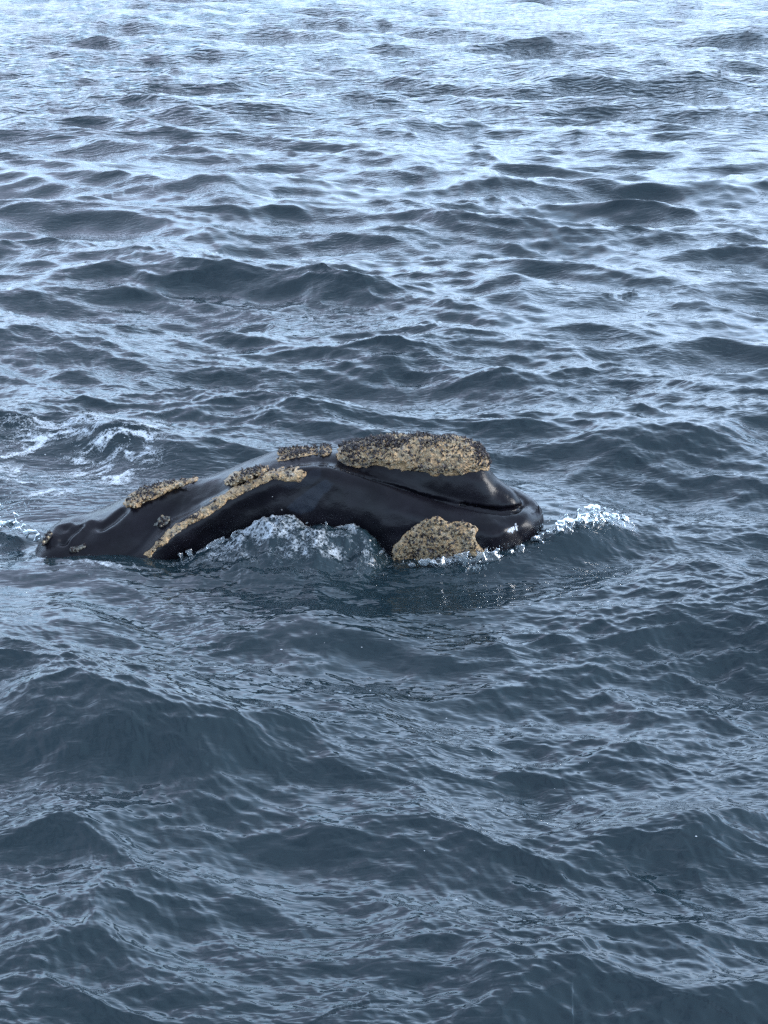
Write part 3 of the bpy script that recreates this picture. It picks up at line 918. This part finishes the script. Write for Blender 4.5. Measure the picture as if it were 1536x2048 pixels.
# ------------------------------------------------------------------ splashes: ragged thrown water
def splash(name, label, line, rad, thr, seed, h=0.0065, n=6.5, cat='splash', world=None):
    """line: (px, py, height of the middle) along the splash"""
    L3 = np.array([on_water(a, b, c) for a, b, c in line]) if world is None else np.array(world)
    rad = np.asarray(rad, float)
    lo = L3.min(0) - rad.max() * 1.3; hi = L3.max(0) + rad.max() * 1.3
    nn = np.ceil((hi - lo) / h).astype(int)
    A = np.stack(np.meshgrid(*[lo[k] + np.arange(nn[k]) * h for k in range(3)], indexing='ij'), -1).astype(np.float32)
    env = np.full(A.shape[:3], -9.0, np.float32)
    for (a, b, ra, rb) in zip(L3[:-1], L3[1:], rad[:-1], rad[1:]):
        e = b - a
        t = np.clip(((A - a) @ e) / (e @ e), 0, 1)
        d = np.linalg.norm((A - a - t[..., None] * e) * np.array([1, 1.5, 1.0]), axis=-1)
        env = np.maximum(env, 1 - d / (ra + (rb - ra) * t))
    x, y, z = A[..., 0], A[..., 1], A[..., 2]
    f = np.abs(fbm(x * n + seed, y * n, z * n, 3, 0.62))               # thin sheets where it crosses zero
    g = fbm(x * n * 2.4 + seed, y * n * 2.4 + 4, z * n * 2.4, 2, 0.6)
    G = -(thr * np.clip(env * 2.2, -9, 1) - f * 0.9 - 0.45 * np.clip(g, -0.3, 1) * (1.3 - np.clip(env, 0, 1)))
    G = np.where(env > 0.02, G, 0.3)
    G[0] = G[-1] = 0.3; G[:, 0] = G[:, -1] = 0.3; G[:, :, 0] = G[:, :, -1] = 0.3
    v, q = field_mesh(G, lo, h)
    # loose drops around it
    V = [v]; Fq = [q]; base = len(v)
    oct_v = np.array([(1, 0, 0), (0, 1, 0), (-1, 0, 0), (0, -1, 0), (0, 0, 1.0), (0, 0, -1.0)])
    oct_f = np.array([(0, 1, 4, 4), (1, 2, 4, 4), (2, 3, 4, 4), (3, 0, 4, 4), (1, 0, 5, 5), (2, 1, 5, 5), (3, 2, 5, 5), (0, 3, 5, 5)])
    o = make_mesh(name, v, q, M_SPLASH)
    return tag(o, label, cat, kind='stuff')

splash('splash', 'bright splash thrown up by the bow wave ahead of the snout',
       [(1050, 1094, .10), (1095, 1080, .16), (1150, 1045, .25), (1190, 1036, .25), (1225, 1045, .18), (1262, 1050, .14)],
       [.06, .09, .12, .14, .12, .06], 0.26, 3.0)
splash('splash', 'ragged splash curling along the chin at the waterline',
       [(820, 1128, .05), (880, 1124, .09), (950, 1114, .115), (1000, 1106, .12), (1050, 1096, .10)], [.035, .055, .065, .075, .05], 0.28, 13.0)
splash('splash', 'foaming water behind the blowhole at the left edge',
       [(-40, 1022, .18), (10, 1038, .15), (45, 1056, .10), (85, 1082, .05)], [.15, .12, .08, .04], 0.085, 21.0)

splash('splash', 'ragged white edge of the wash running up the side of the whale', None,
       [.06, .045, .025, .02, .02, .025, .045, .05], 0.18, 31.0,
       world=[(-1.80, -.70, .02), (-1.55, -.68, .12), (-1.30, -.66, .25), (-.95, -.64, .31), (-.55, -.64, .33), (-.28, -.66, .30), (-.12, -.70, .20), (.02, -.78, .03)])

def drops(name, label, boxes, mat, seed):
    g = np.random.default_rng(seed)
    V, Fc = [], []
    for (px, py, z0, spx, spz, spy, n, r) in boxes:
        c = on_water(px, py, z0)
        for k in range(n):
            p = c + np.array([g.normal(0, spx), g.normal(0, spy), abs(g.normal(0, spz))])
            rr_ = r * g.uniform(0.4, 1.3)
            el = np.array([g.uniform(.7, 1.3), g.uniform(.7, 1.3), g.uniform(.8, 2.2)]) * rr_
            b = len(V)
            ring = 6
            V.append(p + np.array([0, 0, el[2]]))
            for lv in (0.5, -0.5):
                for i in range(ring):
                    t = 2 * math.pi * (i + (lv < 0) * .5) / ring
                    V.append(p + np.array([math.cos(t) * el[0] * .87, math.sin(t) * el[1] * .87, lv * el[2]]))
            V.append(p - np.array([0, 0, el[2]]))
            for i in range(ring):
                j = (i + 1) % ring
                Fc += [(b, b + 1 + i, b + 1 + j), (b + 1 + i, b + 7 + i, b + 1 + j), (b + 1 + j, b + 7 + i, b + 7 + j), (b + 13, b + 7 + j, b + 7 + i)]
    o = make_mesh(name, np.array(V), np.array(Fc), mat)
    return tag(o, label, 'water drops', kind='stuff')
drops('water_drop', 'water drops flying around the splash by the snout',
      [(1180, 1044, .24, .18, .06, .06, 260, .0055), (1090, 1070, .15, .15, .04, .05, 130, .005), (980, 1104, .09, .2, .035, .04, 160, .0055),
       (950, 1140, .05, .06, .04, .03, 50, .006), (870, 1127, .05, .15, .03, .03, 80, .005), (20, 1020, .25, .15, .06, .1, 120, .0055)], M_SPLASH, 4)
